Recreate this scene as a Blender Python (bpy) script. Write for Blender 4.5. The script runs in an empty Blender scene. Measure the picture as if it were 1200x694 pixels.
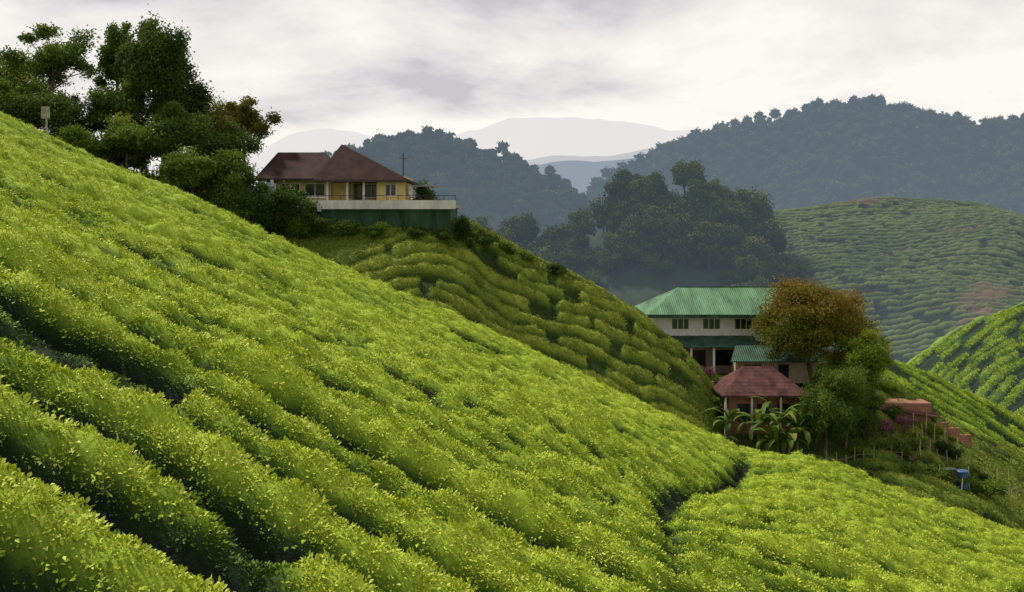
import bpy, math, random
import numpy as np
from mathutils import Vector
random.seed(3); rng=np.random.default_rng(7)
scene=bpy.context.scene
scene.view_settings.view_transform='Standard'
scene.view_settings.look='None'
scene.view_settings.exposure=0

# ---------------------------------------------------------------- noise
def _h(i,j,s):
    n=np.sin(i*127.1+j*311.7+s*74.7)*43758.5453
    return n-np.floor(n)
def vn(x,y,s=0):
    x=np.asarray(x,dtype=np.float64);y=np.asarray(y,dtype=np.float64)
    i=np.floor(x);j=np.floor(y);fx=x-i;fy=y-j
    fx=fx*fx*(3-2*fx);fy=fy*fy*(3-2*fy)
    a=_h(i,j,s);b=_h(i+1,j,s);c=_h(i,j+1,s);d=_h(i+1,j+1,s)
    return (a*(1-fx)+b*fx)*(1-fy)+(c*(1-fx)+d*fx)*fy
def fbm(x,y,s=0,o=3):
    t=0;a=.5;n=0
    for k in range(o):
        t=t+a*vn(x*2**k,y*2**k,s+k*13);n+=a;a*=.5
    return t/n
def sst(a,b,x):
    t=np.clip((x-a)/(b-a),0,1);return t*t*(3-2*t)

# ---------------------------------------------------------------- materials
def newmat(name):
    m=bpy.data.materials.new(name);m.use_nodes=True
    nt=m.node_tree;nt.nodes.clear()
    out=nt.nodes.new('ShaderNodeOutputMaterial')
    return m,nt,out
def N(nt,t,**k):
    n=nt.nodes.new(t)
    for a,b in k.items(): setattr(n,a,b)
    return n
def mixc(nt,fac,a,b,mode='MIX'):
    n=N(nt,'ShaderNodeMix',data_type='RGBA',blend_type=mode)
    for s,v in ((0,fac),(6,a),(7,b)):
        if hasattr(v,'is_linked') : nt.links.new(v,n.inputs[s])
        elif s==0: n.inputs[0].default_value=v
        else: n.inputs[s].default_value=(*v,1)
    return n.outputs[2]
def math_(nt,op,a,b=0.0,clamp=False):
    n=N(nt,'ShaderNodeMath',operation=op);n.use_clamp=clamp
    for i,v in enumerate((a,b)):
        if hasattr(v,'is_linked'): nt.links.new(v,n.inputs[i])
        else: n.inputs[i].default_value=v
    return n.outputs[0]
def noise(nt,scale,detail=3,rough=.6,coord='Object',stretch=None):
    tc=N(nt,'ShaderNodeTexCoord');o=tc.outputs[coord]
    if stretch:
        mp=N(nt,'ShaderNodeMapping');mp.inputs['Scale'].default_value=stretch
        nt.links.new(o,mp.inputs[0]);o=mp.outputs[0]
    n=N(nt,'ShaderNodeTexNoise');n.inputs['Scale'].default_value=scale
    n.inputs['Detail'].default_value=detail;n.inputs['Roughness'].default_value=rough
    nt.links.new(o,n.inputs['Vector']);return n.outputs[0]
def ramp(nt,fac,stops):
    r=N(nt,'ShaderNodeValToRGB');cr=r.color_ramp
    while len(cr.elements)<len(stops): cr.elements.new(.5)
    for e,(p,c) in zip(cr.elements,stops): e.position=p;e.color=(*c,1)
    nt.links.new(fac,r.inputs[0]);return r.outputs[0]
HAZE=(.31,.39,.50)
def finish(nt,out,shader,haze,hazecol=HAZE):  # haze painted into each material as a glow, no mist volume
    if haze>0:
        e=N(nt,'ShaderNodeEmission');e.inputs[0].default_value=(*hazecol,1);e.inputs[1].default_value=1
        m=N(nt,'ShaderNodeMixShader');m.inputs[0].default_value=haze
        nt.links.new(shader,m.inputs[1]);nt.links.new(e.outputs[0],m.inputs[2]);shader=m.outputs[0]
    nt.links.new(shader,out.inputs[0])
def leaf_mat(name,cols,haze=0,inst=False,transl=0,hazecol=HAZE,rough=.6):
    m,nt,out=newmat(name)
    a=N(nt,'ShaderNodeAttribute');a.attribute_name='tone'
    t=a.outputs['Fac']
    if inst:
        b=N(nt,'ShaderNodeAttribute');b.attribute_name='itone';b.attribute_type='INSTANCER'
        t=math_(nt,'ADD',math_(nt,'MULTIPLY',t,.28),math_(nt,'MULTIPLY',b.outputs['Fac'],.80),True)
    else:
        oi=N(nt,'ShaderNodeObjectInfo')
        t=math_(nt,'ADD',math_(nt,'MULTIPLY',t,.8),math_(nt,'MULTIPLY',oi.outputs['Random'],.25),True)
    k=len(cols)
    c=ramp(nt,t,[(i/(k-1),cols[i]) for i in range(k)])
    if haze>0:
        p=N(nt,'ShaderNodeBsdfDiffuse');nt.links.new(c,p.inputs[0])
    else:
        p=N(nt,'ShaderNodeBsdfPrincipled');p.inputs['Roughness'].default_value=rough
        p.inputs['Specular IOR Level'].default_value=.22
        nt.links.new(c,p.inputs['Base Color'])
    sh=p.outputs[0]
    if transl>0:
        tr=N(nt,'ShaderNodeBsdfTranslucent');nt.links.new(c,tr.inputs[0])
        mx=N(nt,'ShaderNodeMixShader');mx.inputs[0].default_value=transl
        nt.links.new(sh,mx.inputs[1]);nt.links.new(tr.outputs[0],mx.inputs[2]);sh=mx.outputs[0]
    finish(nt,out,sh,haze,hazecol);return m
def terrain_mat(name,cols,nscale=6,haze=0,bump=.5,brown=None,bdist=.15,hazecol=HAZE,n2s=.12,n1a=.9,n2a=.6):
    m,nt,out=newmat(name)
    a=N(nt,'ShaderNodeAttribute');a.attribute_name='tone'
    n1=noise(nt,nscale,4,.7)
    n2=noise(nt,n2s,3,.6)
    t=math_(nt,'ADD',a.outputs['Fac'],math_(nt,'MULTIPLY',math_(nt,'SUBTRACT',n1,.5),n1a))
    t=math_(nt,'ADD',t,math_(nt,'MULTIPLY',math_(nt,'SUBTRACT',n2,.5),n2a),True)
    k=len(cols)
    c=ramp(nt,t,[(i/(k-1),cols[i]) for i in range(k)])
    if brown:
        n3=noise(nt,brown[1],5,.7)
        f=ramp(nt,n3,[(brown[2],(0,0,0)),(brown[2]+.1,(1,1,1))])
        c=mixc(nt,f,c,brown[0])
    p=N(nt,'ShaderNodeBsdfPrincipled');p.inputs['Roughness'].default_value=.8
    p.inputs['Specular IOR Level'].default_value=.15
    nt.links.new(c,p.inputs['Base Color'])
    b=N(nt,'ShaderNodeBump');b.inputs['Strength'].default_value=bump;b.inputs['Distance'].default_value=bdist
    nt.links.new(n1,b.inputs['Height']);nt.links.new(b.outputs[0],p.inputs['Normal'])
    finish(nt,out,p.outputs[0],haze,hazecol);return m
def solid(name,col,rough=.7,var=.25,scale=1.5,wave=None,metal=0,stretch=None):
    m,nt,out=newmat(name)
    n=noise(nt,scale,5,.65,stretch=stretch)
    dk=tuple(c*(1-var*1.6) for c in col);lt=tuple(min(1,c*(1+var*.6)) for c in col)
    c=ramp(nt,n,[(.3,dk),(.7,lt)])
    p=N(nt,'ShaderNodeBsdfPrincipled');p.inputs['Roughness'].default_value=rough;p.inputs['Metallic'].default_value=metal
    nt.links.new(c,p.inputs['Base Color'])
    if wave:
        p.inputs['Specular IOR Level'].default_value=.2
        tc=N(nt,'ShaderNodeTexCoord');w=N(nt,'ShaderNodeTexWave',bands_direction=wave[0]);w.inputs['Scale'].default_value=wave[1]
        w.inputs['Distortion'].default_value=wave[2]
        nt.links.new(tc.outputs['Object'],w.inputs[0])
        b=N(nt,'ShaderNodeBump');b.inputs['Strength'].default_value=.7;b.inputs['Distance'].default_value=.06
        nt.links.new(w.outputs['Fac'],b.inputs['Height']);nt.links.new(b.outputs[0],p.inputs['Normal'])
        c2=mixc(nt,math_(nt,'MULTIPLY',w.outputs['Fac'],.3),c,tuple(x*.5 for x in col))
        nt.links.new(c2,p.inputs['Base Color'])
    nt.links.new(p.outputs[0],out.inputs[0]);return m

# ---------------------------------------------------------------- mesh helpers
def mkmesh(name,verts,faces,mats,tone=None,midx=None,smooth=False,parent=None,link=True):
    v=np.asarray(verts,dtype=np.float32);me=bpy.data.meshes.new(name)
    if isinstance(faces,np.ndarray):
        nf,k=faces.shape
        me.vertices.add(len(v));me.vertices.foreach_set('co',v.ravel())
        me.loops.add(nf*k);me.loops.foreach_set('vertex_index',faces.ravel().astype(np.int32))
        me.polygons.add(nf);me.polygons.foreach_set('loop_start',np.arange(nf,dtype=np.int32)*k)
        me.update(calc_edges=True)
    else:
        me.from_pydata([tuple(map(float,p)) for p in v],[],faces)
    for m in (mats if isinstance(mats,(list,tuple)) else [mats]): me.materials.append(m)
    if midx is not None: me.polygons.foreach_set('material_index',np.asarray(midx,dtype=np.int32))
    if tone is not None:
        a=me.attributes.new('tone','FLOAT','POINT');a.data.foreach_set('value',np.asarray(tone,dtype=np.float32))
    if smooth: me.polygons.foreach_set('use_smooth',np.ones(len(me.polygons),dtype=bool))
    me.update()
    o=bpy.data.objects.new(name,me)
    if link: scene.collection.objects.link(o)
    if parent: o.parent=parent
    return o
def grid(name,x0,x1,y0,y1,st,f,mat,sty=None):
    sty=sty or st
    xs=np.arange(x0,x1+st,st);ys=np.arange(y0,y1+sty,sty)
    X,Y=np.meshgrid(xs,ys);Z,T=f(X,Y)
    nx=len(xs);ny=len(ys)
    V=np.stack([X.ravel(),Y.ravel(),np.broadcast_to(Z,X.shape).ravel()],1)
    i=np.arange(nx-1);j=np.arange(ny-1);I,J=np.meshgrid(i,j);a=(J*nx+I).ravel()
    F=np.stack([a,a+1,a+nx+1,a+nx],1)
    return mkmesh(name,V,F,mat,tone=np.broadcast_to(T,X.shape).ravel(),smooth=True)
def empty(name,loc=(0,0,0)):
    e=bpy.data.objects.new(name,None);e.location=loc;e.empty_display_size=.5
    scene.collection.objects.link(e);return e
BF=[(0,3,2,1),(4,5,6,7),(0,1,5,4),(1,2,6,5),(2,3,7,6),(3,0,4,7)]
def boxes(name,lst,mat,parent=None):
    V=[];F=[]
    for (x0,x1,y0,y1,z0,z1) in lst:
        b=len(V);V+=[(x0,y0,z0),(x1,y0,z0),(x1,y1,z0),(x0,y1,z0),(x0,y0,z1),(x1,y0,z1),(x1,y1,z1),(x0,y1,z1)]
        F+=[tuple(b+i for i in f) for f in BF]
    return mkmesh(name,V,F,mat,parent=parent)
def hip(name,x0,x1,y0,y1,ze,r0,r1,zr,mat,parent,th=.18):
    V=[(x0,y0,ze),(x1,y0,ze),(x1,y1,ze),(x0,y1,ze),(r0[0],r0[1],zr),(r1[0],r1[1],zr),
       (x0,y0,ze-th),(x1,y0,ze-th),(x1,y1,ze-th),(x0,y1,ze-th)]
    if abs(r0[1]-r1[1])<1e-6: F=[(0,1,5,4),(1,2,5),(2,3,4,5),(3,0,4)]
    else: F=[(0,1,4),(1,2,5,4),(2,3,5),(3,0,4,5)]
    F+=[(6,7,1,0),(7,8,2,1),(8,9,3,2),(9,6,0,3),(9,8,7,6)]
    return mkmesh(name,V,F,mat,parent=parent)
def slab(name,pts,th,mat,parent=None):
    V=[tuple(p) for p in pts]+[(p[0],p[1],p[2]-th) for p in pts];n=len(pts)
    F=[tuple(range(n)),tuple(range(2*n-1,n-1,-1))]+[(i+n,(i+1)%n+n,(i+1)%n,i) for i in range(n)]
    return mkmesh(name,V,F,mat,parent=parent)
def tube(V,F,pts,rad,sides=6):
    b=len(V);pts=[Vector(p) for p in pts]
    for i,p in enumerate(pts):
        d=(pts[min(i+1,len(pts)-1)]-pts[max(i-1,0)]);d=d.normalized() if d.length>0 else Vector((0,0,1))
        u=d.cross(Vector((.3,1,.1))).normalized();w=d.cross(u)
        for k in range(sides):
            a=2*math.pi*k/sides;V.append(tuple(p+u*math.cos(a)*rad[i]+w*math.sin(a)*rad[i]))
    for i in range(len(pts)-1):
        for k in range(sides):
            F.append((b+i*sides+k,b+i*sides+(k+1)%sides,b+(i+1)*sides+(k+1)%sides,b+(i+1)*sides+k))

# ---------------------------------------------------------------- terrain functions
def tab(pts):
    xs=np.array([p[0] for p in pts],float);zs=np.array([p[1] for p in pts],float)
    def f(x):
        s=0
        w=(xs[-1]-xs[0])*.012
        for d in (-2,-1,0,1,2): s=s+np.interp(x+d*w,xs,zs)
        return s/5
    return f
crossF=tab([(-120,53),(-80,35),(-43,19.2),(0,0),(17,-7.9),(29,-11.6),(43,-15.8),(80,-26),(120,-38)])
def gullyx(y): return 5.2+(y-30)*.25+1.2*np.sin(y*.11+.4)
def F_base(x,y):
    z=-6.2-.057*y+crossF(x)
    d=np.maximum(y-74,0);z=z-np.minimum(.5*.03*d*d,.015*144+.36*np.maximum(d-12,0)+0*d)
    g=(x-gullyx(y))
    z=z-1.0*np.exp(-(g/3.2)**2)*sst(88,66,y)*sst(22,40,y)+.8*np.exp(-((g-7)/5)**2)
    z=z+1.3*(fbm(x*.06,y*.06,5)-.5)
    return z
def rowprof(v,w,sp,seed,p=2.4,brk=.8,q=.8,bd=.8,c=2.12,jit=.14,hv=.14):
    k=np.floor(v/sp);r=v/sp-k-.5+jit*(_h(k,k*0,seed)-.5)
    r=r+.10*(vn(w*.5,k*5.1,seed+9)-.5)
    pr=np.clip(1-np.abs(c*r)**p,0,1)**q
    pr=pr*(1-bd*sst(brk,brk+.07,vn(w*.35/sp*2,k*7.31,seed+3)))
    hk=1+hv*2*(_h(k,k*0+4,seed)-.5)
    return pr*hk
def tea_fg(x,y):
    b=F_base(x,y);g=x-gullyx(y)
    # row direction turns with the contour
    t=np.clip((x+32)/42,0,1);G=42*(.20*t-.29*t*t)+np.where(x<-32,(x+32)*.20,0)+np.where(x>10,-(x-10)*.38,0)
    wob=3.6*(fbm(x*.04,y*.04,21,2)-.5)+.9*(fbm(x*.17,y*.17,31,2)-.5)
    vl=y-G+wob
    vr=y-.12*x+wob*.8-1
    sp=2.35
    kw=dict(brk=.82,bd=.4,c=2.1,p=2.0,q=.9,jit=.12,hv=.09)
    pl=rowprof(vl,x,sp,1,**kw);prr=rowprof(vr,x,sp,2,**kw)
    s=sst(-.5,.5,g);p=pl*(1-s)+prr*s
    p=p*(1-.4*np.exp(-(g/.6)**2)*sst(84,62,y)*sst(22,38,y))
    l=fbm(x*.9,y*.9,41,3)
    l2=vn(x*3.1,y*3.1,47)
    patch=fbm(x*.12,y*.12,49,2)
    z=b+p*(1.45+.75*(l-.5))+.2*sst(0,.4,p)*(l2-.5)
    tone=np.clip(sst(.50,1.0,p+.35*(l-.5))*(.66+.5*l)*(.85+.35*patch)+.03,0,1)  # shade on row sides and gaps painted into tone, with lighter new growth on top
    return z,tone
crestM=tab([(-110,22),(-60,9),(-40,5),(-27,1.2),(-6,.4),(0,-3.6),(10,-8.4),(16,-12.6),(22.7,-17.7),(26,-24),(30,-33),(60,-60)])
def M_base(x,y):
    y0=112-3.6*sst(0,-8,x)
    z=crestM(x)-np.where(y<y0,.75*(y0-y),0)-np.where(y>120,.5*(y-120),0)
    return z+1.0*(fbm(x*.1,y*.1,8)-.5)
def tea_M(x,y):
    b=M_base(x,y);wob=2.6*(fbm(x*.07,y*.07,61,2)-.5)+.9*(vn(x*.45,y*.45,62)-.5)
    m=sst(-15,-9,x+ (106-y)*.9)
    p=rowprof(y-.27*x+wob,x,1.5,5,2.2,.70)
    l=fbm(x*.9,y*.9,63,3)
    gr=sst(.62,.70,fbm(x*.09+5,y*.14,65,2))
    p=p*m*(1-.8*gr)
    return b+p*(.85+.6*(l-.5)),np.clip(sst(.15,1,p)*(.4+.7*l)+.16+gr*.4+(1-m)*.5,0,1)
crestR=tab([(-20,-52),(0,-34),(12,-22),(15,-19.2),(20,-18.6),(36,-18.6),(47,-20.4),(53.5,-25.2),(64,-30.3),(90,-42),(130,-60)])
def R_base(x,y):
    z=crestR(x)-np.where(y<119,.37*(119-y),0)-np.where(y>136,.5*(y-136),0)
    return z+1.0*(fbm(x*.12,y*.12,9)-.5)
def pathy(x): return 111-.35*(x-40)+1.5*np.sin(x*.3)
def tea_R(x,y):
    b=R_base(x,y);wob=4*(fbm(x*.06,y*.06,71,2)-.5)
    p=rowprof(y*.9+.45*x+wob,x,1.9,7,2.4,.62);l=fbm(x*.9,y*.9,73,3)
    gr=sst(.48,.58,fbm(x*.1,y*.12+9,75,2));m=sst(33,39,x)
    p=p*m*(1-.9*gr)
    pth=np.exp(-((y-pathy(x))/.8)**2)*sst(38,44,x)
    p=p*(1-pth)
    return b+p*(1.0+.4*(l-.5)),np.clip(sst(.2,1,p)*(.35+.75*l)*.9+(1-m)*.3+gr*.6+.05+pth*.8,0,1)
crestR2=tab([(40,-24),(52,-20.6),(57,-21.8),(64,-24.6),(77,-31),(100,-42),(130,-58)])
def tea_R2(x,y):
    b=crestR2(x)-np.where(y<150,.55*(150-y),0)-np.where(y>153,.6*(y-153),0)+1.5*(fbm(x*.1,y*.1,84)-.5)
    p=rowprof(y+.5*x+5*(fbm(x*.07,y*.07,81,2)-.5),x,2.1,8,2.2,.75);l=fbm(x*.8,y*.8,83,3)
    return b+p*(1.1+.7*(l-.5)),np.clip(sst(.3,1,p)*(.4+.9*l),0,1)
crestR3=tab([(60,-60),(80,-42),(89.5,-34),(100,-26),(113,-19.8),(132,-11),(170,0)])
def tea_R3(x,y):
    b=crestR3(x)-np.where(y<220,.5*(220-y),0)-np.where(y>226,.5*(y-226),0)+4*(fbm(x*.05,y*.05,4)-.5)
    p=rowprof(y-.3*x+9*(fbm(x*.05,y*.05,91,2)-.5),x,2.7,9,2.2,.66);l=fbm(x*.5,y*.5,93,3)
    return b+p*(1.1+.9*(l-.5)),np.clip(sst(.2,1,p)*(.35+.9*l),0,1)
crestB=tab([(-30,-80),(32,-42),(50,-30),(62,-21),(74,-6),(84,-1),(117,2.6),(130,5),(150,7.5),(172,6.5),(195,3),(228,-3),(320,-20)])
def B_base(x,y):
    z=crestB(x)-np.where(y<380,.36*(380-y),0)-np.where(y>390,.4*(y-390),0)
    r=(x-95-.25*(380-y))/22;r2=(x-190+.5*(380-y))/26
    return z+(4*np.exp(-r*r)+5*np.exp(-r2*r2))*sst(382,345,y)+9*(fbm(x*.018,y*.018,14)-.5)
def tea_B(x,y):
    b=B_base(x,y)
    p=rowprof(y+.35*x+16*(fbm(x*.02,y*.02,95,2)-.5)+1.2*(vn(x*.12,y*.12,96)-.5),x,2.8,10,2.2,.75);l=fbm(x*.6,y*.6,97,3)
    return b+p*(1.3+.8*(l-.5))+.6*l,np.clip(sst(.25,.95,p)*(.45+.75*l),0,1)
crestC=tab([(-80,-30),(-40,-16),(-11,-15),(8,-17),(17,-12),(24,-4),(45,0),(62,3.2),(74,1.0),(83,-11),(95,-28),(120,-50)])
def C_base(x,y): return crestC(x)-np.where(y<330,.75*(330-y),0)-np.where(y>336,.5*(y-336),0)+6*(fbm(x*.05,y*.05,15)-.5)
def mk(px,Y,off):
    s=Y/1167.
    return tab([((a-600)*s,(260-b-off)*s) for a,b in px])
crestML=mk([(200,240),(300,225),(380,200),(420,176),(460,164),(510,160),(560,175),(620,198),(670,228),(700,255),(740,300),(800,360)],750,10)
def ML_base(x,y): return crestML(x)-np.where(y<750,.62*(750-y),0)-np.where(y>760,.4*(y-760),0)+34*(fbm(x*.012,y*.012,16)-.5)*sst(760,700,y)+4*(fbm(x*.04,y*.04,18)-.5)
crestMR=mk([(560,330),(640,262),(690,218),(740,197),(800,167),(850,157),(870,150),(920,132),(960,124),(1010,124),(1060,134),(1100,139),(1150,147),(1200,146),(1320,140),(1450,160)],1000,11)
def MR_base(x,y):
    r=np.abs(((x+.5*(1000-y)+30*vn(y*.01,x*0,2))/95)%2-1)
    return crestMR(x)-np.where(y<1000,.5*(1000-y),0)-np.where(y>1015,.4*(y-1015),0)+(46*r-23+38*(fbm(x*.009,y*.009,17)-.5))*sst(1010,930,y)+5*(fbm(x*.03,y*.03,19)-.5)
crestMF=mk([(500,215),(600,198),(640,192),(690,190),(740,186),(800,180),(900,190),(1000,230)],1800,0)
crestMG=mk([(400,215),(520,196),(570,186),(610,189),(650,181),(700,184),(760,170),(820,165),(900,180),(1000,230)],3000,0)
crestFF=mk([(-400,190),(0,185),(250,192),(320,170),(350,156),(385,146),(430,154),(475,168),(520,158),(570,143),(610,136),(660,134),(700,140),(750,146),(800,156),(850,172),(1000,180),(1600,190)],5200,0)

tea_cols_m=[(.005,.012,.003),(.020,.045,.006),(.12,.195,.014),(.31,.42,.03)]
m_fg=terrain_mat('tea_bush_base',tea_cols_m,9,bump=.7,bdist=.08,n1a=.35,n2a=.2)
m_M=terrain_mat('tea_spur_base',[(.012,.024,.006),(.045,.08,.010),(.12,.175,.02),(.25,.31,.035)],5,bump=.7,n1a=.6)
m_R=terrain_mat('tea_slope_base',[(.015,.024,.008),(.05,.085,.015),(.13,.20,.022),(.26,.28,.05)],5,bump=.6,brown=((.20,.14,.07),.22,.62),n1a=.7)
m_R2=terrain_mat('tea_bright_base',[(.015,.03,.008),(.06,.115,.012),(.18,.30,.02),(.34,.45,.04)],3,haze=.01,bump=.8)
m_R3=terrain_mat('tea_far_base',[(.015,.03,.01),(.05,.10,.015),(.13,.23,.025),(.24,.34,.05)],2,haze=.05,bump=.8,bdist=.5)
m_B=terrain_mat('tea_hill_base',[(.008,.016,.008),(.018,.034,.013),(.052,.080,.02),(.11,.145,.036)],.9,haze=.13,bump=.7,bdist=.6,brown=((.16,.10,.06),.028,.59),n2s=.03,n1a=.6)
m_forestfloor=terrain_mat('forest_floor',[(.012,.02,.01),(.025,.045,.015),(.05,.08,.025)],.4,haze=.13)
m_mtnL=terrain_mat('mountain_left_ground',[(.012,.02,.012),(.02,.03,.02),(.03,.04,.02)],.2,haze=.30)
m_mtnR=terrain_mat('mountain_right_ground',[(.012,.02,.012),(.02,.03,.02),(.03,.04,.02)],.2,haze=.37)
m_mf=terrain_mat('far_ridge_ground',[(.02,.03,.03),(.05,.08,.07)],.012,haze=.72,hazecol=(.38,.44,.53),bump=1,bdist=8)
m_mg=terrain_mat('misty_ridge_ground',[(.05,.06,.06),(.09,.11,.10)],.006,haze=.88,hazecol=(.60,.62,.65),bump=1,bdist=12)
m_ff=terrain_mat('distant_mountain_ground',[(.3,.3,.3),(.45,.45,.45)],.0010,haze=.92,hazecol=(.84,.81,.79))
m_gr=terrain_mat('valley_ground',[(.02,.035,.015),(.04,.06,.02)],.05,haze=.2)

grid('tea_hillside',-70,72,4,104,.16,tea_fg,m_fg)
grid('tea_spur_hill',-95,45,84,150,.22,tea_M,m_M)
grid('tea_garden_hill',-5,110,84,165,.28,tea_R,m_R)
grid('tea_ridge_hill',40,120,128,175,.3,tea_R2,m_R2)
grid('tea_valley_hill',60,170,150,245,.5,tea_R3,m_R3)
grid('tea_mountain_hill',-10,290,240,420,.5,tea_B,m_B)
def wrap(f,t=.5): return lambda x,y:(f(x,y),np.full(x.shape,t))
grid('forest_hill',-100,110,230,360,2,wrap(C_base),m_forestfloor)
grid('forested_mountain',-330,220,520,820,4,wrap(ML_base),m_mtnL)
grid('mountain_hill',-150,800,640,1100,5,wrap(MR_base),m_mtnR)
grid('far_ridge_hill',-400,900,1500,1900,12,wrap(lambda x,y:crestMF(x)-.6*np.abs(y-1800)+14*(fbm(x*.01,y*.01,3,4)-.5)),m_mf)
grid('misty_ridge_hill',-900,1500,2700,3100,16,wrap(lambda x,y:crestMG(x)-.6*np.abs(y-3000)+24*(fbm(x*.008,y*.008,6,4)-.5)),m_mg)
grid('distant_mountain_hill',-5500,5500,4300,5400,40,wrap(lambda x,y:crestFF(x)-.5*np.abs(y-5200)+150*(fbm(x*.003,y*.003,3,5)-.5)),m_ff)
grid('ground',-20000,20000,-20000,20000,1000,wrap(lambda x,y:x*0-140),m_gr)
def gz(x,y):
    return float(max(F_base(x,y),M_base(x,y),R_base(x,y)))

# ---------------------------------------------------------------- leaves
def quads(P,ln,wd,upb=.3):
    n=len(P);d=rng.normal(size=(n,3));d[:,2]=d[:,2]*.8+upb;d/=np.linalg.norm(d,axis=1)[:,None]
    e=rng.normal(size=(n,3));s=np.cross(d,e);s/=np.linalg.norm(s,axis=1)[:,None]+1e-9
    L=(ln*rng.uniform(.6,1.3,n))[:,None];W=(wd*rng.uniform(.7,1.3,n))[:,None]
    nn=np.cross(d,s)
    a=P-d*L*.5;b=P+s*W*.5+nn*W*.25;c=P+d*L*.5-nn*L*.15;e2=P-s*W*.5+nn*W*.25
    V=np.stack([a,b,c,e2],1).reshape(-1,3)
    F=np.arange(4*n).reshape(n,4)
    return V,F
bark=solid('bark',(.13,.10,.07),.9,.4,3,stretch=(1,1,.2))
def tree(name,base,H,crown,leafmat,n=9000,ls=.3,tr=.25,seed=0,ncl=14,clr=.36,lean=(0,0),link=True,hollow=.55,toneup=.25,clumps=12,spread=.42,bk=None,cen=True,side=None):
    r=np.random.default_rng(seed);rx,ry,rz,zc=crown
    V=[];F=[]
    top=Vector((lean[0],lean[1],zc+rz*.3))
    tp=[Vector((0,0,-.9)),Vector((lean[0]*.2+r.normal()*tr,r.normal()*tr,zc*.3)),Vector((lean[0]*.5+r.normal()*tr,lean[1]*.5+r.normal()*tr,zc*.65)),Vector((lean[0]*.8,lean[1]*.8,zc)),top]
    tube(V,F,tp,[tr*1.3,tr,tr*.8,tr*.55,tr*.2],8)
    C=[];CR=[]
    for i in range(ncl):
        u=r.normal(size=3);u/=np.linalg.norm(u);
        if u[2]<-.75: u[2]*=-.5
        q=r.uniform(hollow,.92) if (i%5 or not cen) else r.uniform(.1,.5)
        c=np.array([u[0]*rx*q+lean[0],u[1]*ry*q+lean[1],zc+u[2]*rz*q]);C.append(c);CR.append(clr*r.uniform(.6,1.3))
        st=tp[2].lerp(tp[3],r.uniform(0,1)) if c[2]<zc+rz*.3 else tp[3]
        mid=st.lerp(Vector(c),.5)+Vector((0,0,-.06*rx))
        tube(V,F,[st,mid,Vector(c)],[tr*.45,tr*.25,tr*.08],5)
    nb=len(V);bf=[tuple(f) for f in F]
    P=[];T=[]
    per=max(1,n//(ncl*clumps))
    for c,cr in zip(C,CR):
        ct=r.uniform(0,1)
        for k in range(clumps):
            u=r.normal(size=3);u/=np.linalg.norm(u)
            cc=c+u*np.array([rx,ry,rz])*cr*r.uniform(.5,1)
            m=int(per*r.uniform(.4,1.6))+1
            p=cc+r.normal(size=(m,3))*np.array([rx,ry,rz*.75])*cr*spread
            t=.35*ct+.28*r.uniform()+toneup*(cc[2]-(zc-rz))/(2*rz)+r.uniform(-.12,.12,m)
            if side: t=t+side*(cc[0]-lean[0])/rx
            P.append(p);T.append(t)
    P=np.concatenate(P);T=np.clip(np.concatenate(T),0,1)
    QV,QF=quads(P,ls,ls*.62)
    v=np.concatenate([np.array(V),QV]);faces=bf+[tuple(q) for q in (QF+nb).tolist()]
    tone=np.concatenate([np.zeros(nb),np.repeat(T,4)])
    mi=[0]*len(bf)+[1]*len(QF)
    o=mkmesh(name,v,faces,[bk or bark,leafmat],tone=tone,midx=mi,link=link)
    o.location=base
    return o

def scatter(name,P,rot,scl,itone,coll):
    me=bpy.data.meshes.new(name);n=len(P)
    me.vertices.add(n);me.vertices.foreach_set('co',np.asarray(P,dtype=np.float32).ravel())
    a=me.attributes.new('rot','FLOAT_VECTOR','POINT');a.data.foreach_set('vector',np.asarray(rot,dtype=np.float32).ravel())
    a=me.attributes.new('scl','FLOAT','POINT');a.data.foreach_set('value',np.asarray(scl,dtype=np.float32))
    a=me.attributes.new('itone','FLOAT','POINT');a.data.foreach_set('value',np.asarray(itone,dtype=np.float32))
    o=bpy.data.objects.new(name,me);scene.collection.objects.link(o)
    g=bpy.data.node_groups.new(name+'_gn','GeometryNodeTree')
    g.interface.new_socket('Geometry',in_out='INPUT',socket_type='NodeSocketGeometry')
    g.interface.new_socket('Geometry',in_out='OUTPUT',socket_type='NodeSocketGeometry')
    gi=g.nodes.new('NodeGroupInput');go=g.nodes.new('NodeGroupOutput')
    ci=g.nodes.new('GeometryNodeCollectionInfo');ci.inputs['Collection'].default_value=coll
    ci.inputs['Separate Children'].default_value=True;ci.inputs['Reset Children'].default_value=True
    ip=g.nodes.new('GeometryNodeInstanceOnPoints');ip.inputs['Pick Instance'].default_value=True
    ar=g.nodes.new('GeometryNodeInputNamedAttribute');ar.data_type='FLOAT_VECTOR';ar.inputs[0].default_value='rot'
    asx=g.nodes.new('GeometryNodeInputNamedAttribute');asx.data_type='FLOAT';asx.inputs[0].default_value='scl'
    L=g.links.new
    L(gi.outputs[0],ip.inputs['Points']);L(ci.outputs[0],ip.inputs['Instance'])
    L(ar.outputs['Attribute'],ip.inputs['Rotation']);L(asx.outputs['Attribute'],ip.inputs['Scale'])
    L(ip.outputs[0],go.inputs[0])
    md=o.modifiers.new('scatter','NODES');md.node_group=g
    return o
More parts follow.
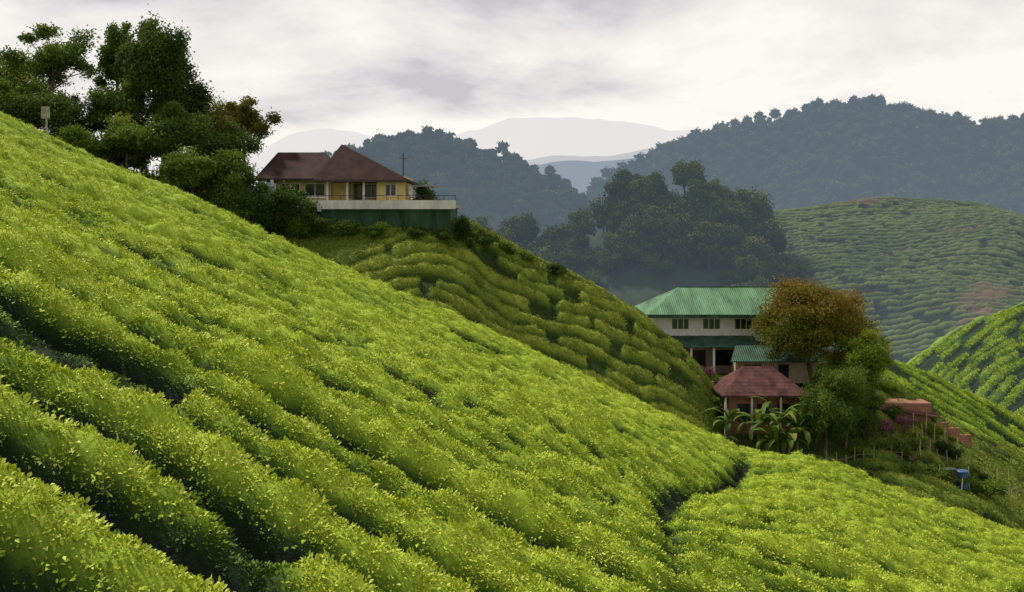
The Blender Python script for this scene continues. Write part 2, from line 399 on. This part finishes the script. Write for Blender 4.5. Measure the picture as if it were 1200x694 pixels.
def tuft_coll(name,mat,nl=14,k=7,sz=1.0):
    c=bpy.data.collections.new(name)
    for i in range(k):
        n=nl;a=rng.uniform(0,6.28,n);rr=.15*np.sqrt(rng.uniform(0,1,n))
        B=np.stack([rr*np.cos(a),rr*np.sin(a),rng.uniform(-.05,.04,n)],1)
        az=a+rng.normal(0,.6,n);el=rng.uniform(.25,1.3,n)
        d=np.stack([np.cos(az)*np.cos(el),np.sin(az)*np.cos(el),np.sin(el)],1)
        s=np.stack([-np.sin(az),np.cos(az),az*0],1);nn=np.cross(s,d)
        L=sz*rng.uniform(.06,.125,n)[:,None];W=L*.44
        V=np.stack([B,B+d*L*.5+s*W*.5+nn*W*-.2,B+d*L-np.array([0,0,1])*L*.12,B+d*L*.5-s*W*.5+nn*W*-.2],1).reshape(-1,3)
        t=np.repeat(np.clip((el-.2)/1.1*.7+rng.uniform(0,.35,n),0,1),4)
        o=mkmesh(name+'_leaves',V,np.arange(4*n).reshape(n,4),mat,tone=t,link=False)
        c.objects.link(o)
    return c
def scatter_tea(name,f,xr,yr,n,ref,pw,s0,coll,mint=.1,spow=.45,side=.58,marg=6,ts=1.0,rr=(.2,1.5)):
    x=rng.uniform(*xr,n*3);y=rng.uniform(*yr,n*3)
    keep=(rng.uniform(0,1,n*3)<np.minimum(1,(ref/y)**pw))&(np.abs(x)<side*y+marg)
    x=x[keep][:n];y=y[keep][:n]
    z,t=f(x,y);e=.12;zx=f(x+e,y)[0];zy=f(x,y+e)[0]
    gx=np.clip((zx-z)/e,-1.6,1.6);gy=np.clip((zy-z)/e,-1.6,1.6)
    rx=np.arctan(gy)*.8;ry=-np.arctan(gx)*.8
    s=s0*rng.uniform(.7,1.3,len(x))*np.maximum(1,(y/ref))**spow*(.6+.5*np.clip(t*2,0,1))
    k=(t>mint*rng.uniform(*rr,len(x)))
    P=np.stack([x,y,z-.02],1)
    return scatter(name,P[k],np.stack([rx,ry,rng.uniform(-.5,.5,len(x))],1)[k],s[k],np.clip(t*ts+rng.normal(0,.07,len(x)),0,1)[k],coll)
ml_tea=leaf_mat('tea_leaf',[(.006,.016,.003),(.030,.066,.007),(.145,.24,.015),(.37,.49,.03),(.56,.63,.07)],inst=True,rough=.6)
ml_tea2=leaf_mat('tea_leaf_dark',[(.010,.022,.005),(.04,.075,.010),(.11,.165,.018),(.23,.28,.03),(.34,.37,.05)],inst=True)
ml_tea3=leaf_mat('tea_leaf_light',[(.01,.03,.006),(.06,.12,.01),(.17,.30,.02),(.34,.45,.03),(.42,.5,.05)],inst=True)
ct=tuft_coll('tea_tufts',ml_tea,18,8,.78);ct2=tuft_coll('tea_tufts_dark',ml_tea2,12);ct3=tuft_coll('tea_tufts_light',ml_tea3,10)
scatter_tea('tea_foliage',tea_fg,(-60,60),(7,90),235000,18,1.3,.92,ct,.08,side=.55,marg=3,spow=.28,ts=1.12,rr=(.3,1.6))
scatter_tea('spur_tea_foliage',tea_M,(-30,30),(92,118),34000,100,1,1.5,ct2,.2)
scatter_tea('garden_tea_foliage',tea_R,(22,75),(88,130),34000,100,1,1.6,ct2,.22)
scatter_tea('ridge_tea_foliage',tea_R2,(48,95),(138,154),16000,150,1,1.7,ct3,.22,marg=12)
scatter_tea('valley_tea_foliage',tea_R3,(80,140),(180,224),20000,220,1,2.8,ct3,.22,marg=12)

# ---------------------------------------------------------------- forests
def forest_coll(name,cols,haze,ls,n,k=5,wide=1):
    mat=leaf_mat(name+'_leaf',cols,haze=haze)
    bk=terrain_mat(name+'_bark',[(.05,.045,.035),(.09,.08,.06)],2,haze=haze)
    c=bpy.data.collections.new(name)
    for i in range(k):
        h=[4.6,5.6,3.8,8.6,5][i%5]
        rx=[3.6,3.1,4.2,3.1,3.9][i%5]*wide
        o=tree(name+'_tree',(0,0,0),h,(rx,rx,[2.8,3.6,2.3,3.2,3][i%5],h),mat,n=n,ls=ls,tr=.25,seed=100+i,link=False,ncl=12,clr=.36,toneup=.45,bk=bk)
        c.objects.link(o)
    return c
dk=[(.006,.014,.005),(.024,.044,.012),(.055,.085,.02),(.12,.15,.04)]
dc=[(.008,.018,.006),(.032,.058,.014),(.08,.115,.022),(.16,.185,.04)]
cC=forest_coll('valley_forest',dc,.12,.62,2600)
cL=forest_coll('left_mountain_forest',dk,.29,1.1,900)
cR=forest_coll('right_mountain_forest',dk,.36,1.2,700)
def scat_forest(name,f,xr,yr,n,coll,s,seed=1,cond=None,lo=.55,hi=1.35):
    r=np.random.default_rng(seed);x=r.uniform(*xr,n);y=r.uniform(*yr,n)
    if cond is not None:
        k=cond(x,y);x=x[k];y=y[k]
    z=f(x,y);n=len(x)
    sc=s*r.uniform(lo,hi,n)*(1+.35*(r.uniform(0,1,n)>.93))
    return scatter(name,np.stack([x,y,z-.5],1),np.stack([r.normal(0,.06,n),r.normal(0,.06,n),r.uniform(0,6.28,n)],1),sc,r.uniform(0,1,n),coll)
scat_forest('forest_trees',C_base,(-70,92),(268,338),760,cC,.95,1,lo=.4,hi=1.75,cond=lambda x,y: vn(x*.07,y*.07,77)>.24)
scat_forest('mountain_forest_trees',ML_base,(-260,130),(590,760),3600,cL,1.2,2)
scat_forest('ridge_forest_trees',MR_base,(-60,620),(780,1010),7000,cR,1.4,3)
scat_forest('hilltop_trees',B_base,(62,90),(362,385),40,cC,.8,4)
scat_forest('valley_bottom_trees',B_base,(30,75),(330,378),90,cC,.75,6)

# ---------------------------------------------------------------- near trees (left cluster)
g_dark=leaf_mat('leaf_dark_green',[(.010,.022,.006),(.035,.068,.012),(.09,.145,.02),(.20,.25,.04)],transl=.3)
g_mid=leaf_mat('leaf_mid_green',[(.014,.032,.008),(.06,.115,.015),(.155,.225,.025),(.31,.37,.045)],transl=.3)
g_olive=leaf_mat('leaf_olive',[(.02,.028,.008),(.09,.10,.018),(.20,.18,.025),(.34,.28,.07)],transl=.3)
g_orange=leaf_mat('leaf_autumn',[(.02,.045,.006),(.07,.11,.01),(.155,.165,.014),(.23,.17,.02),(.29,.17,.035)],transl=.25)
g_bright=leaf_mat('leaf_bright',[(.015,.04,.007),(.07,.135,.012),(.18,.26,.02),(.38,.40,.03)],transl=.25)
def T(name,px_x,y,H,crown,mat,**k):
    z=gz(px_x,y);return tree(name,(px_x,y,z),H,crown,mat,**k)
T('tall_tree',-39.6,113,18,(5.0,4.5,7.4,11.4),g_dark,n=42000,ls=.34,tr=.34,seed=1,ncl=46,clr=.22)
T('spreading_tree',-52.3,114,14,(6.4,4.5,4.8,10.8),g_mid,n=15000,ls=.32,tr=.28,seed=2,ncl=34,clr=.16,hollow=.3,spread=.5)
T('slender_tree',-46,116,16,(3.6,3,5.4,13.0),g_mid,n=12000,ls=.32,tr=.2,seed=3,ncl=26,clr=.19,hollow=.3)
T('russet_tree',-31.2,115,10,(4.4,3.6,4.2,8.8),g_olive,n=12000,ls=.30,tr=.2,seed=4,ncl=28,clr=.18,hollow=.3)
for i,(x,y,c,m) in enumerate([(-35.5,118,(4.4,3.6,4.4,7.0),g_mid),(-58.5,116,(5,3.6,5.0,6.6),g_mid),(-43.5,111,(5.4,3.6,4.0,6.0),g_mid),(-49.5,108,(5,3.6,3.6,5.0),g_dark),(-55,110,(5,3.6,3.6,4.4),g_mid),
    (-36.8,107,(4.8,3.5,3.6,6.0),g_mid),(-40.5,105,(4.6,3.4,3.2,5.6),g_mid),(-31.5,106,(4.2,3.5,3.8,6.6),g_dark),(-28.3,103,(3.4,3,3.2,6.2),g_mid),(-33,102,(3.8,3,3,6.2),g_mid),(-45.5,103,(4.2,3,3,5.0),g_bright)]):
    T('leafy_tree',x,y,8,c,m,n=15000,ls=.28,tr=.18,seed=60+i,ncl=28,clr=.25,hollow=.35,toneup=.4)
T('shrub',-24.6,103.5,5,(2.6,2.2,2.0,4.0),g_dark,n=6500,ls=.26,tr=.12,seed=11)
T('shrub',-27.5,100,5,(3.0,2.2,2.4,5.2),g_mid,n=8000,ls=.26,tr=.12,seed=12)
T('shrub',-9.8,112.5,4,(1.6,1.3,1.9,2.0),g_dark,n=4500,ls=.22,tr=.1,seed=13)
for i,(x,y,rx,rz) in enumerate([(-3.4,109,1.7,1.2),(-5.2,107,1.2,2.0),(-1.0,110.5,1.4,.9),(-7.5,105.6,1.3,.9),(-10.5,105.4,1.5,.7),(-14,105.3,1.2,.8),(-17.5,105.2,1.7,.9),(-20.6,105,1.6,1.5),(-22.6,104.6,1.8,1.6),(1.5,111.5,1.3,.8),(5,112,1.1,.7)]):
    T('shrub',x,y,3,(rx,1.2,rz,rz*.75),[g_mid,g_dark,g_bright][i%3],n=3000,ls=.22,tr=.07,seed=80+i,ncl=10,clr=.4,hollow=.3)
r=np.random.default_rng(5)
cS=bpy.data.collections.new('shrub_clumps')
for i in range(4):
    cS.objects.link(tree('shrub_clump',(0,0,0),2,(1.6,1.5,1.2,1.2),[g_mid,g_dark,g_bright,g_mid][i],n=1800,ls=.24,tr=.06,seed=40+i,link=False,ncl=9,clr=.42,hollow=.3))
nn_=170
xs=r.uniform(-64,-22,nn_);ys=r.uniform(92,110,nn_)
Z=[gz(a,b) for a,b in zip(xs,ys)]
scatter('undergrowth',np.array([xs,ys,Z]).T,np.stack([np.zeros(nn_),np.zeros(nn_),r.uniform(0,6,nn_)],1),r.uniform(.7,1.7,nn_),r.uniform(0,1,nn_),cS)

# right garden trees
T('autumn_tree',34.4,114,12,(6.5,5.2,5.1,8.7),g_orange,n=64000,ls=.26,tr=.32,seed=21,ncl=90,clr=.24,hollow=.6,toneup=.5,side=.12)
T('round_tree',38.6,109,10,(3.2,3,3.3,7.4),g_bright,n=28000,ls=.21,tr=.2,seed=22,ncl=44,clr=.27,hollow=.55,toneup=.45)
T('garden_tree',32.4,103,8,(2.5,2.4,3.6,4.3),g_mid,n=20000,ls=.2,tr=.15,seed=23,ncl=40,clr=.27,hollow=.5,toneup=.4)
T('garden_tree',35.1,105,8,(2.8,2.4,4.2,5.2),g_mid,n=22000,ls=.2,tr=.15,seed=24,ncl=40,clr=.27,hollow=.5,toneup=.4)
T('garden_tree',33.4,108,8,(2.1,2.0,3.0,4.4),g_bright,n=14000,ls=.2,tr=.15,seed=25,ncl=24,clr=.3,hollow=.4)
T('garden_tree',37.8,106.5,8,(2.0,2.0,2.4,3.2),g_dark,n=11000,ls=.2,tr=.15,seed=26,ncl=22,clr=.3,hollow=.4,toneup=.4)
g_pink=leaf_mat('leaf_pink',[(.03,.05,.02),(.10,.06,.05),(.28,.10,.12),(.45,.22,.2)])
xs=np.concatenate([r.uniform(21,31,20),r.uniform(33,50,64)]);ys=np.concatenate([r.uniform(108,117,20),r.uniform(100,122,64)])
Z=[gz(a,b) for a,b in zip(xs,ys)];n_=len(xs)
scatter('garden_shrubs',np.array([xs,ys,Z]).T,np.stack([np.zeros(n_),np.zeros(n_),r.uniform(0,6,n_)],1),r.uniform(.3,.9,n_),r.uniform(0,1,n_),cS)
T('flowering_shrub',40.3,108,2,(1.2,1,.9,1.1),g_pink,n=2000,ls=.16,tr=.06,seed=31)
T('flowering_shrub',43.2,109.5,2,(1.1,1,.8,1.0),g_pink,n=1800,ls=.16,tr=.06,seed=32)
T('flowering_shrub',22.0,113,2,(1.0,1,.8,1.0),g_pink,n=1600,ls=.16,tr=.06,seed=33)

# banana plants
m_ban=leaf_mat('banana_leaf',[(.03,.06,.01),(.06,.12,.012),(.12,.20,.02),(.24,.26,.05)],transl=.3)
m_stem=solid('banana_stem',(.16,.14,.06),.7,.4,3)
def banana(x,y,h,seed):
    r=random.Random(seed);V=[];F=[];z=gz(x,y);T_=[]
    tube(V,F,[(0,0,-.3),(.05,0,h*.3),(.1,.05,h*.55)],[.22,.17,.1],8);nb=len(F);tones=[0]*len(V)
    for i in range(13):
        az=i*2.4+r.uniform(-.3,.3);L=h*r.uniform(.45,.78);el=r.uniform(.3,1.45);W=.34*r.uniform(.7,1.2);tt=r.uniform(.1,.95)
        p=Vector((.1,.05,h*.52));pts=[];S=12
        for k in range(S+1):
            e=el-2.2*(k/S)**1.6*(1.25-el*.35)
            if k: p=p+Vector((math.cos(az)*math.cos(e),math.sin(az)*math.cos(e),math.sin(e)))*(L/S)
            w=W*(0.12 if k<2 else math.sin(min(1,(k-1)/(S-1)*.95+.08)*math.pi)**.55+.05)*(1 if r.random()>.2 else .7)
            sd=Vector((-math.sin(az),math.cos(az),0));pts.append((p+sd*w+Vector((0,0,.25*w)),p.copy(),p-sd*w+Vector((0,0,.25*w))))
        b=len(V)
        for q in pts:
            for v in q: V.append(tuple(v));tones.append(tt)
        for k in range(S):
            F.append((b+k*3,b+k*3+1,b+k*3+4,b+k*3+3));F.append((b+k*3+1,b+k*3+2,b+k*3+5,b+k*3+4))
    o=mkmesh('banana_plant',V,F,[m_stem,m_ban],tone=tones,midx=[0]*nb+[1]*(len(F)-nb));o.location=(x,y,z)
for a in [(27.4,103,6.8,1),(25.6,103.5,5.8,2),(29.3,102.5,6.2,3),(22.9,105.5,4.6,4),(28.2,101.5,4.8,5),(26.4,101.6,5.0,6)]: banana(*a)

# ---------------------------------------------------------------- bungalow on the spur
m_yel=solid('yellow_wall',(.74,.57,.21),.8,.12,1)
m_white=solid('white_paint',(.79,.77,.73),.7,.12,1.2)
m_wstain=solid('weathered_white_paint',(.70,.67,.62),.8,.25,.9,stretch=(1,1,.3))
m_roofm=solid('maroon_roof_tiles',(.060,.027,.022),.8,.5,.8,wave=('Z',2.6,.4))
m_glass=solid('window_glass',(.03,.035,.04),.15,.3,2)
m_darkw=solid('dark_wood',(.05,.03,.02),.7,.3,3)
m_grnw=solid('green_retaining_paint',(.035,.095,.04),.85,.5,.9,stretch=(1,1,.3))
m_conc=solid('concrete',(.36,.33,.29),.9,.25,1)
h=empty('hillside_bungalow',(0,0,0))
zt=1.9
boxes('terrace_slab',[(-25.5,-6.2,106.2,121,1.55,zt)],m_conc,h)
boxes('retaining_wall',[(-20.4,-6.6,106.5,107.1,-2.8,1.54),(-7.1,-6.6,107.11,120,-2.8,1.54)],m_grnw,h)
boxes('retaining_wall_ribs',[(-20.3+i*1.7,-20.12+i*1.7,106.4,106.5,-2.8,1.5) for i in range(9)],m_grnw,h)
boxes('parapet_wall',[(-20.8,-6.0,106.0,106.18,1.35,2.3)],m_wstain,h)
boxes('parapet_rail',[(-20.8,-6,106.02,106.08,2.78,2.84)]+[(-20.7+i*1.22,-20.63+i*1.22,106.03,106.08,2.31,2.78) for i in range(13)],m_darkw,h)
boxes('walls',[(-26.2,-20.1,110.5,118,zt,5),(-20.1,-18.4,111.5,118,zt,5),(-18.4,-14.9,112.5,118,zt,5),(-14.9,-11.8,109.6,118,zt,5)],m_yel,h)
boxes('windows',[(-25.5,-23.6,110.44,110.5,2.9,4.2),(-22.9,-20.8,110.44,110.5,2.9,4.2),(-17.9,-16.9,112.44,112.5,zt+.05,4.3),(-16.6,-15.2,112.44,112.5,2.8,4.2),(-13.9,-12.8,109.54,109.6,2.9,4.1),(-11.8,-11.74,111,113,2.9,4.1)],m_glass,h)
fr=[]
for a,b,yy,c,d in [(-25.5,-23.6,110.4,2.9,4.2),(-22.9,-20.8,110.4,2.9,4.2),(-16.6,-15.2,112.4,2.8,4.2),(-13.9,-12.8,109.5,2.9,4.1)]:
    fr+=[(a-.1,b+.1,yy,yy+.1,c-.12,c),(a-.1,b+.1,yy,yy+.1,d,d+.1),(a-.1,a,yy,yy+.1,c,d),(b,b+.1,yy,yy+.1,c,d),((a+b)/2-.04,(a+b)/2+.04,yy,yy+.08,c,d)]
boxes('window_frames',fr,m_white,h)
boxes('veranda_posts',[(x,x+.22,109.3,109.52,zt,4.6) for x in (-20.4,-18.2,-16.4)]+[(-26.4,-26.1,108.8,109.1,zt,4.6)],m_white,h)
boxes('veranda_rail',[(-26.1,-20.41,108.86,108.92,2.6,2.7),(-26.1,-20.41,108.85,108.93,zt,2.35)],m_white,h)
hip('main_roof',-21.6,-11.2,108.3,119.5,4.55,(-19.2,112.2),(-19.2,116),8.75,m_roofm,h)
hip('wing_roof',-28.2,-18.6,109.0,119,4.75,(-26.8,114),(-21.5,114),7.95,m_roofm,h)
boxes('roof_fascia',[(-21.65,-11.15,108.22,108.29,4.3,4.56),(-28.25,-21.66,108.92,108.99,4.5,4.76)],m_darkw,h)
boxes('side_porch_roof',[(-11.15,-8.2,110,112.5,3.9,4.0)],m_conc,h)
boxes('garden_furniture',[(-9.5,-8.3,107.6,108.4,2.55,2.62),(-9.4,-9.3,107.7,107.8,zt,2.54),(-8.5,-8.4,107.7,107.8,zt,2.54),(-8.0,-7.5,107.6,108,zt,2.4)],m_darkw,h)
V=[];F=[];tube(V,F,[(-13,119,2),(-13,119,8.2)],[.09,.07],6);tube(V,F,[(-13.5,119,7.6),(-12.5,119,7.6)],[.04,.04],4)
mkmesh('utility_pole',V,F,m_darkw)

# ---------------------------------------------------------------- green-roof building
m_groof=solid('green_metal_roof',(.12,.27,.13),.55,.45,.7,wave=('X',1.2,.1),stretch=(1,.25,.25))
m_groof2=solid('dark_green_metal_roof',(.05,.12,.075),.55,.45,.8,wave=('X',1.2,.1))
m_beige=solid('beige_wall',(.5,.38,.24),.85,.2,.8)
m_red=solid('terracotta_wall',(.36,.17,.10),.85,.3,1)
b=empty('green_roof_building')
G0=-18.9
boxes('lower_walls',[(18.2,38,123.4,131,G0,-14.6)],m_beige,b)
boxes('upper_walls',[(17.6,38.4,121.8,131.5,-14.1,-11.2)],m_white,b)
boxes('floor_band',[(17.3,38.6,121.6,131.7,-14.6,-14.12)],m_white,b)
hip('main_roof',16.4,39.6,120.2,133,-11.25,(21.2,126.6),(35,126.6),-8.3,m_groof,b)
boxes('roof_ridge_cap',[(21.2,35,126.5,126.7,-8.34,-8.22)],m_groof2,b)
boxes('fascia',[(16.35,39.65,120.12,120.19,-11.6,-11.2)],m_groof2,b)
wd=[];wf=[]
for a in (19.6,23.4,27.3,31.2,34.6):
    wd.append((a,a+2.0,121.76,121.8,-13.1,-11.9))
    wf+=[(a-.1,a+2.1,121.72,121.82,-13.2,-13.1),(a+.62,a+.7,121.73,121.8,-13.1,-11.9),(a+1.32,a+1.4,121.73,121.8,-13.1,-11.9)]
boxes('upper_windows',wd,m_glass,b);boxes('window_frames',wf,m_white,b)
slab('canopy_roof',[(15.6,118.6,-14.9),(29.5,118.6,-14.9),(29.5,121.55,-13.9),(15.6,121.55,-13.9)],.12,m_groof2,b)
boxes('lower_windows',[(19.2,20.8,123.34,123.4,-17.8,-15.9),(21.6,24.0,123.34,123.4,G0,-15.9),(25,27.5,123.34,123.4,-17.8,-15.9)],m_glass,b)
boxes('columns',[(x,x+.25,118.9,119.15,G0-.5,-15.0) for x in (15.9,18.6,21.3,24)],m_white,b)
slab('side_canopy_roof',[(14.8,122,-14.2),(17.2,122,-13.2),(17.2,131,-13.2),(14.8,131,-14.2)],.1,m_groof2,b)
boxes('annex_walls',[(26.2,35.6,116.6,118.5,-18.9,-16.1)],m_beige,b)
slab('annex_roof',[(25.4,115.6,-16.2),(36.2,115.6,-16.2),(35.6,118.55,-14.7),(26.6,118.55,-14.7)],.14,m_groof2,b)
boxes('annex_door',[(31.2,32.4,116.54,116.6,-18.9,-16.7),(27.2,29.2,116.54,116.6,-17.8,-16.7)],m_glass,b)
boxes('yard_wall',[(17.5,25.4,113.6,113.8,-21.6,-18.6)],m_wstain,b)
boxes('yard_crates',[(19.8,21.2,114.6,115.6,-20.5,-18.2),(22.4,23.6,114.8,115.6,-20.5,-18.5)],m_conc,b)

# ---------------------------------------------------------------- red-roof outbuilding
p=empty('red_roof_house')
m_roofr=solid('red_brown_roof_tiles',(.14,.06,.052),.85,.5,.9,wave=('Z',2.6,.4))
hip('house_roof',22.4,31.8,105.8,113.5,-18.5,(25.6,109.8),(28.6,109.8),-15.9,m_roofr,p)
boxes('house_walls',[(23.4,30.8,107.2,112.6,-24.8,-18.75)],m_red,p)
boxes('house_windows',[(24.3,25.6,107.14,107.2,-21.5,-19.6),(26.4,27.8,107.14,107.2,-21.5,-19.6),(28.6,29.9,107.14,107.2,-21.5,-19.6)],m_glass,p)
boxes('house_posts',[(x,x+.2,106.2,106.4,-24.8,-18.7) for x in (22.7,25.5,28.6,31.3)],m_wstain,p)
boxes('house_steps',[(22.4,24.4,105.0,106.1,-26,-23.6),(21.6,23.6,104,104.99,-26.5,-24.2)],m_red,p)
s=empty('garden_shed')
boxes('shed_walls',[(41.5,47.6,113,116,-24.5,-20.6)],m_red,s)
slab('shed_roof',[(41,112.2,-21.0),(48.2,112.2,-22.0),(48.2,117,-21.0),(41,117,-20.0)],.12,m_roofr,s)
wl=[]
for i in range(3):
    x=48.3+i*1.5;y=113.5+.4*i;z=gz(x,y);wl.append((x,x+1.48,y,y+.25,z-1,z+.8-.05*i))
boxes('brick_wall',wl,m_red)
r=random.Random(4);V=[];F=[]
for i in range(26):
    x=30+i*1.05;y=101+.25*i+r.uniform(-.3,.3);z=gz(x,y);hh=r.uniform(1.2,1.9)
    tube(V,F,[(x,y,z-.3),(x+r.uniform(-.08,.08),y,z+hh)],[.07,.05],5)
    if i: tube(V,F,[(px_,py_,pz_+.9),(x,y,z+.9)],[.02,.02],4)
    px_,py_,pz_=x,y,z
mkmesh('garden_fence',V,F,solid('weathered_wood',(.32,.27,.20),.9,.3,3))
m_post=solid('painted_stake',(.5,.42,.22),.8,.3,3)
V=[];F=[]
for i in range(36):
    if i<16: x=44+i*1.1;y=float(pathy(x))-1.2
    else: x=r.uniform(42,60);y=r.uniform(98,112)
    z=gz(x,y);tube(V,F,[(x,y,z-.2),(x+r.uniform(-.15,.15),y,z+r.uniform(1.2,2.6))],[.06,.05],5)
mkmesh('garden_stakes',V,F,m_post)
m_blue=solid('blue_plastic',(.03,.10,.25),.4,.15,2);m_blk=solid('black_plastic',(.02,.02,.022),.4,.15,2)
def barrel(x,y,rad,hh,m):
    z=gz(x,y)+.45;V=[];F=[];zz=[0,.03,.3,.33,.36,.63,.66,.69,.96,1];rr=[.9,1,1,1.04,1,1,1.04,1,1,.9]
    tube(V,F,[(0,0,hh*k-.4) for k in zz],[rad*q for q in rr],20);F.append(tuple(range(len(V)-20,len(V))))
    o=mkmesh('water_barrel',V,F,m);o.location=(x,y,z)
barrel(44.2,100.4,.6,1.8,m_blk);barrel(45.5,100.6,.6,1.8,m_blue)
sp=empty('signpost')
x0,y0=-37.4,80;z0=float(F_base(x0,y0))
boxes('post',[(x0-.06,x0+.06,y0-.06,y0+.06,z0,z0+3.8)],solid('grey_wood',(.38,.34,.28),.9,.3,4),sp)
boxes('board',[(x0-.4,x0+.3,y0-.1,y0-.065,z0+2.8,z0+3.75)],solid('weathered_board',(.40,.37,.32),.9,.4,4),sp)

# ---------------------------------------------------------------- light & sky
tosun=Vector((-.46,.34,.80)).normalized()
L=bpy.data.lights.new('sun','SUN');L.energy=3.9;L.angle=math.radians(5);L.color=(1,.94,.83)
lo=bpy.data.objects.new('sun',L);lo.rotation_euler=tosun.to_track_quat('Z','Y').to_euler();scene.collection.objects.link(lo)
w=bpy.data.worlds.new('World');scene.world=w;w.use_nodes=True;nt=w.node_tree;nt.nodes.clear()
out=N(nt,'ShaderNodeOutputWorld')
sky=N(nt,'ShaderNodeTexSky',sky_type='NISHITA');sky.sun_disc=False
sky.sun_elevation=math.asin(tosun.z);sky.sun_rotation=math.atan2(tosun.x,tosun.y)
bg=N(nt,'ShaderNodeBackground');bg.inputs[1].default_value=.1;nt.links.new(sky.outputs[0],bg.inputs[0])
tc=N(nt,'ShaderNodeTexCoord');sx=N(nt,'ShaderNodeSeparateXYZ');nt.links.new(tc.outputs['Generated'],sx.inputs[0])
zz=math_(nt,'ADD',math_(nt,'ABSOLUTE',sx.outputs[2]),.22)
cx=math_(nt,'DIVIDE',sx.outputs[0],zz);cy=math_(nt,'DIVIDE',sx.outputs[1],zz)
cb=N(nt,'ShaderNodeCombineXYZ');nt.links.new(cx,cb.inputs[0]);nt.links.new(cy,cb.inputs[1]);cb.inputs[2].default_value=5.1
n=N(nt,'ShaderNodeTexNoise');n.inputs['Scale'].default_value=1.5;n.inputs['Detail'].default_value=9;n.inputs['Roughness'].default_value=.56;n.inputs['Distortion'].default_value=.2
nt.links.new(cb.outputs[0],n.inputs['Vector'])
# cloud deck is thicker (greyer) overhead, thinner towards the horizon
nv=math_(nt,'SUBTRACT',n.outputs[0],math_(nt,'MULTIPLY',math_(nt,'SUBTRACT',math_(nt,'ABSOLUTE',sx.outputs[2]),.18),1.0))
nv=math_(nt,'MAXIMUM',nv,.36)
col=ramp(nt,nv,[(.36,(.60,.575,.60)),(.43,(.77,.74,.735)),(.50,(.90,.86,.82)),(.60,(1.04,.99,.93))])
bg2=N(nt,'ShaderNodeBackground');nt.links.new(col,bg2.inputs[0]);bg2.inputs[1].default_value=1
mx=N(nt,'ShaderNodeMixShader');mx.inputs[0].default_value=.93
nt.links.new(bg.outputs[0],mx.inputs[1]);nt.links.new(bg2.outputs[0],mx.inputs[2]);nt.links.new(mx.outputs[0],out.inputs[0])

cam=bpy.data.cameras.new('camera');cam.lens=35;cam.sensor_width=36;cam.shift_y=-.0725;cam.clip_end=60000;cam.clip_start=.1
co=bpy.data.objects.new('camera',cam);co.rotation_euler=(math.radians(90),0,0);scene.collection.objects.link(co);scene.camera=co
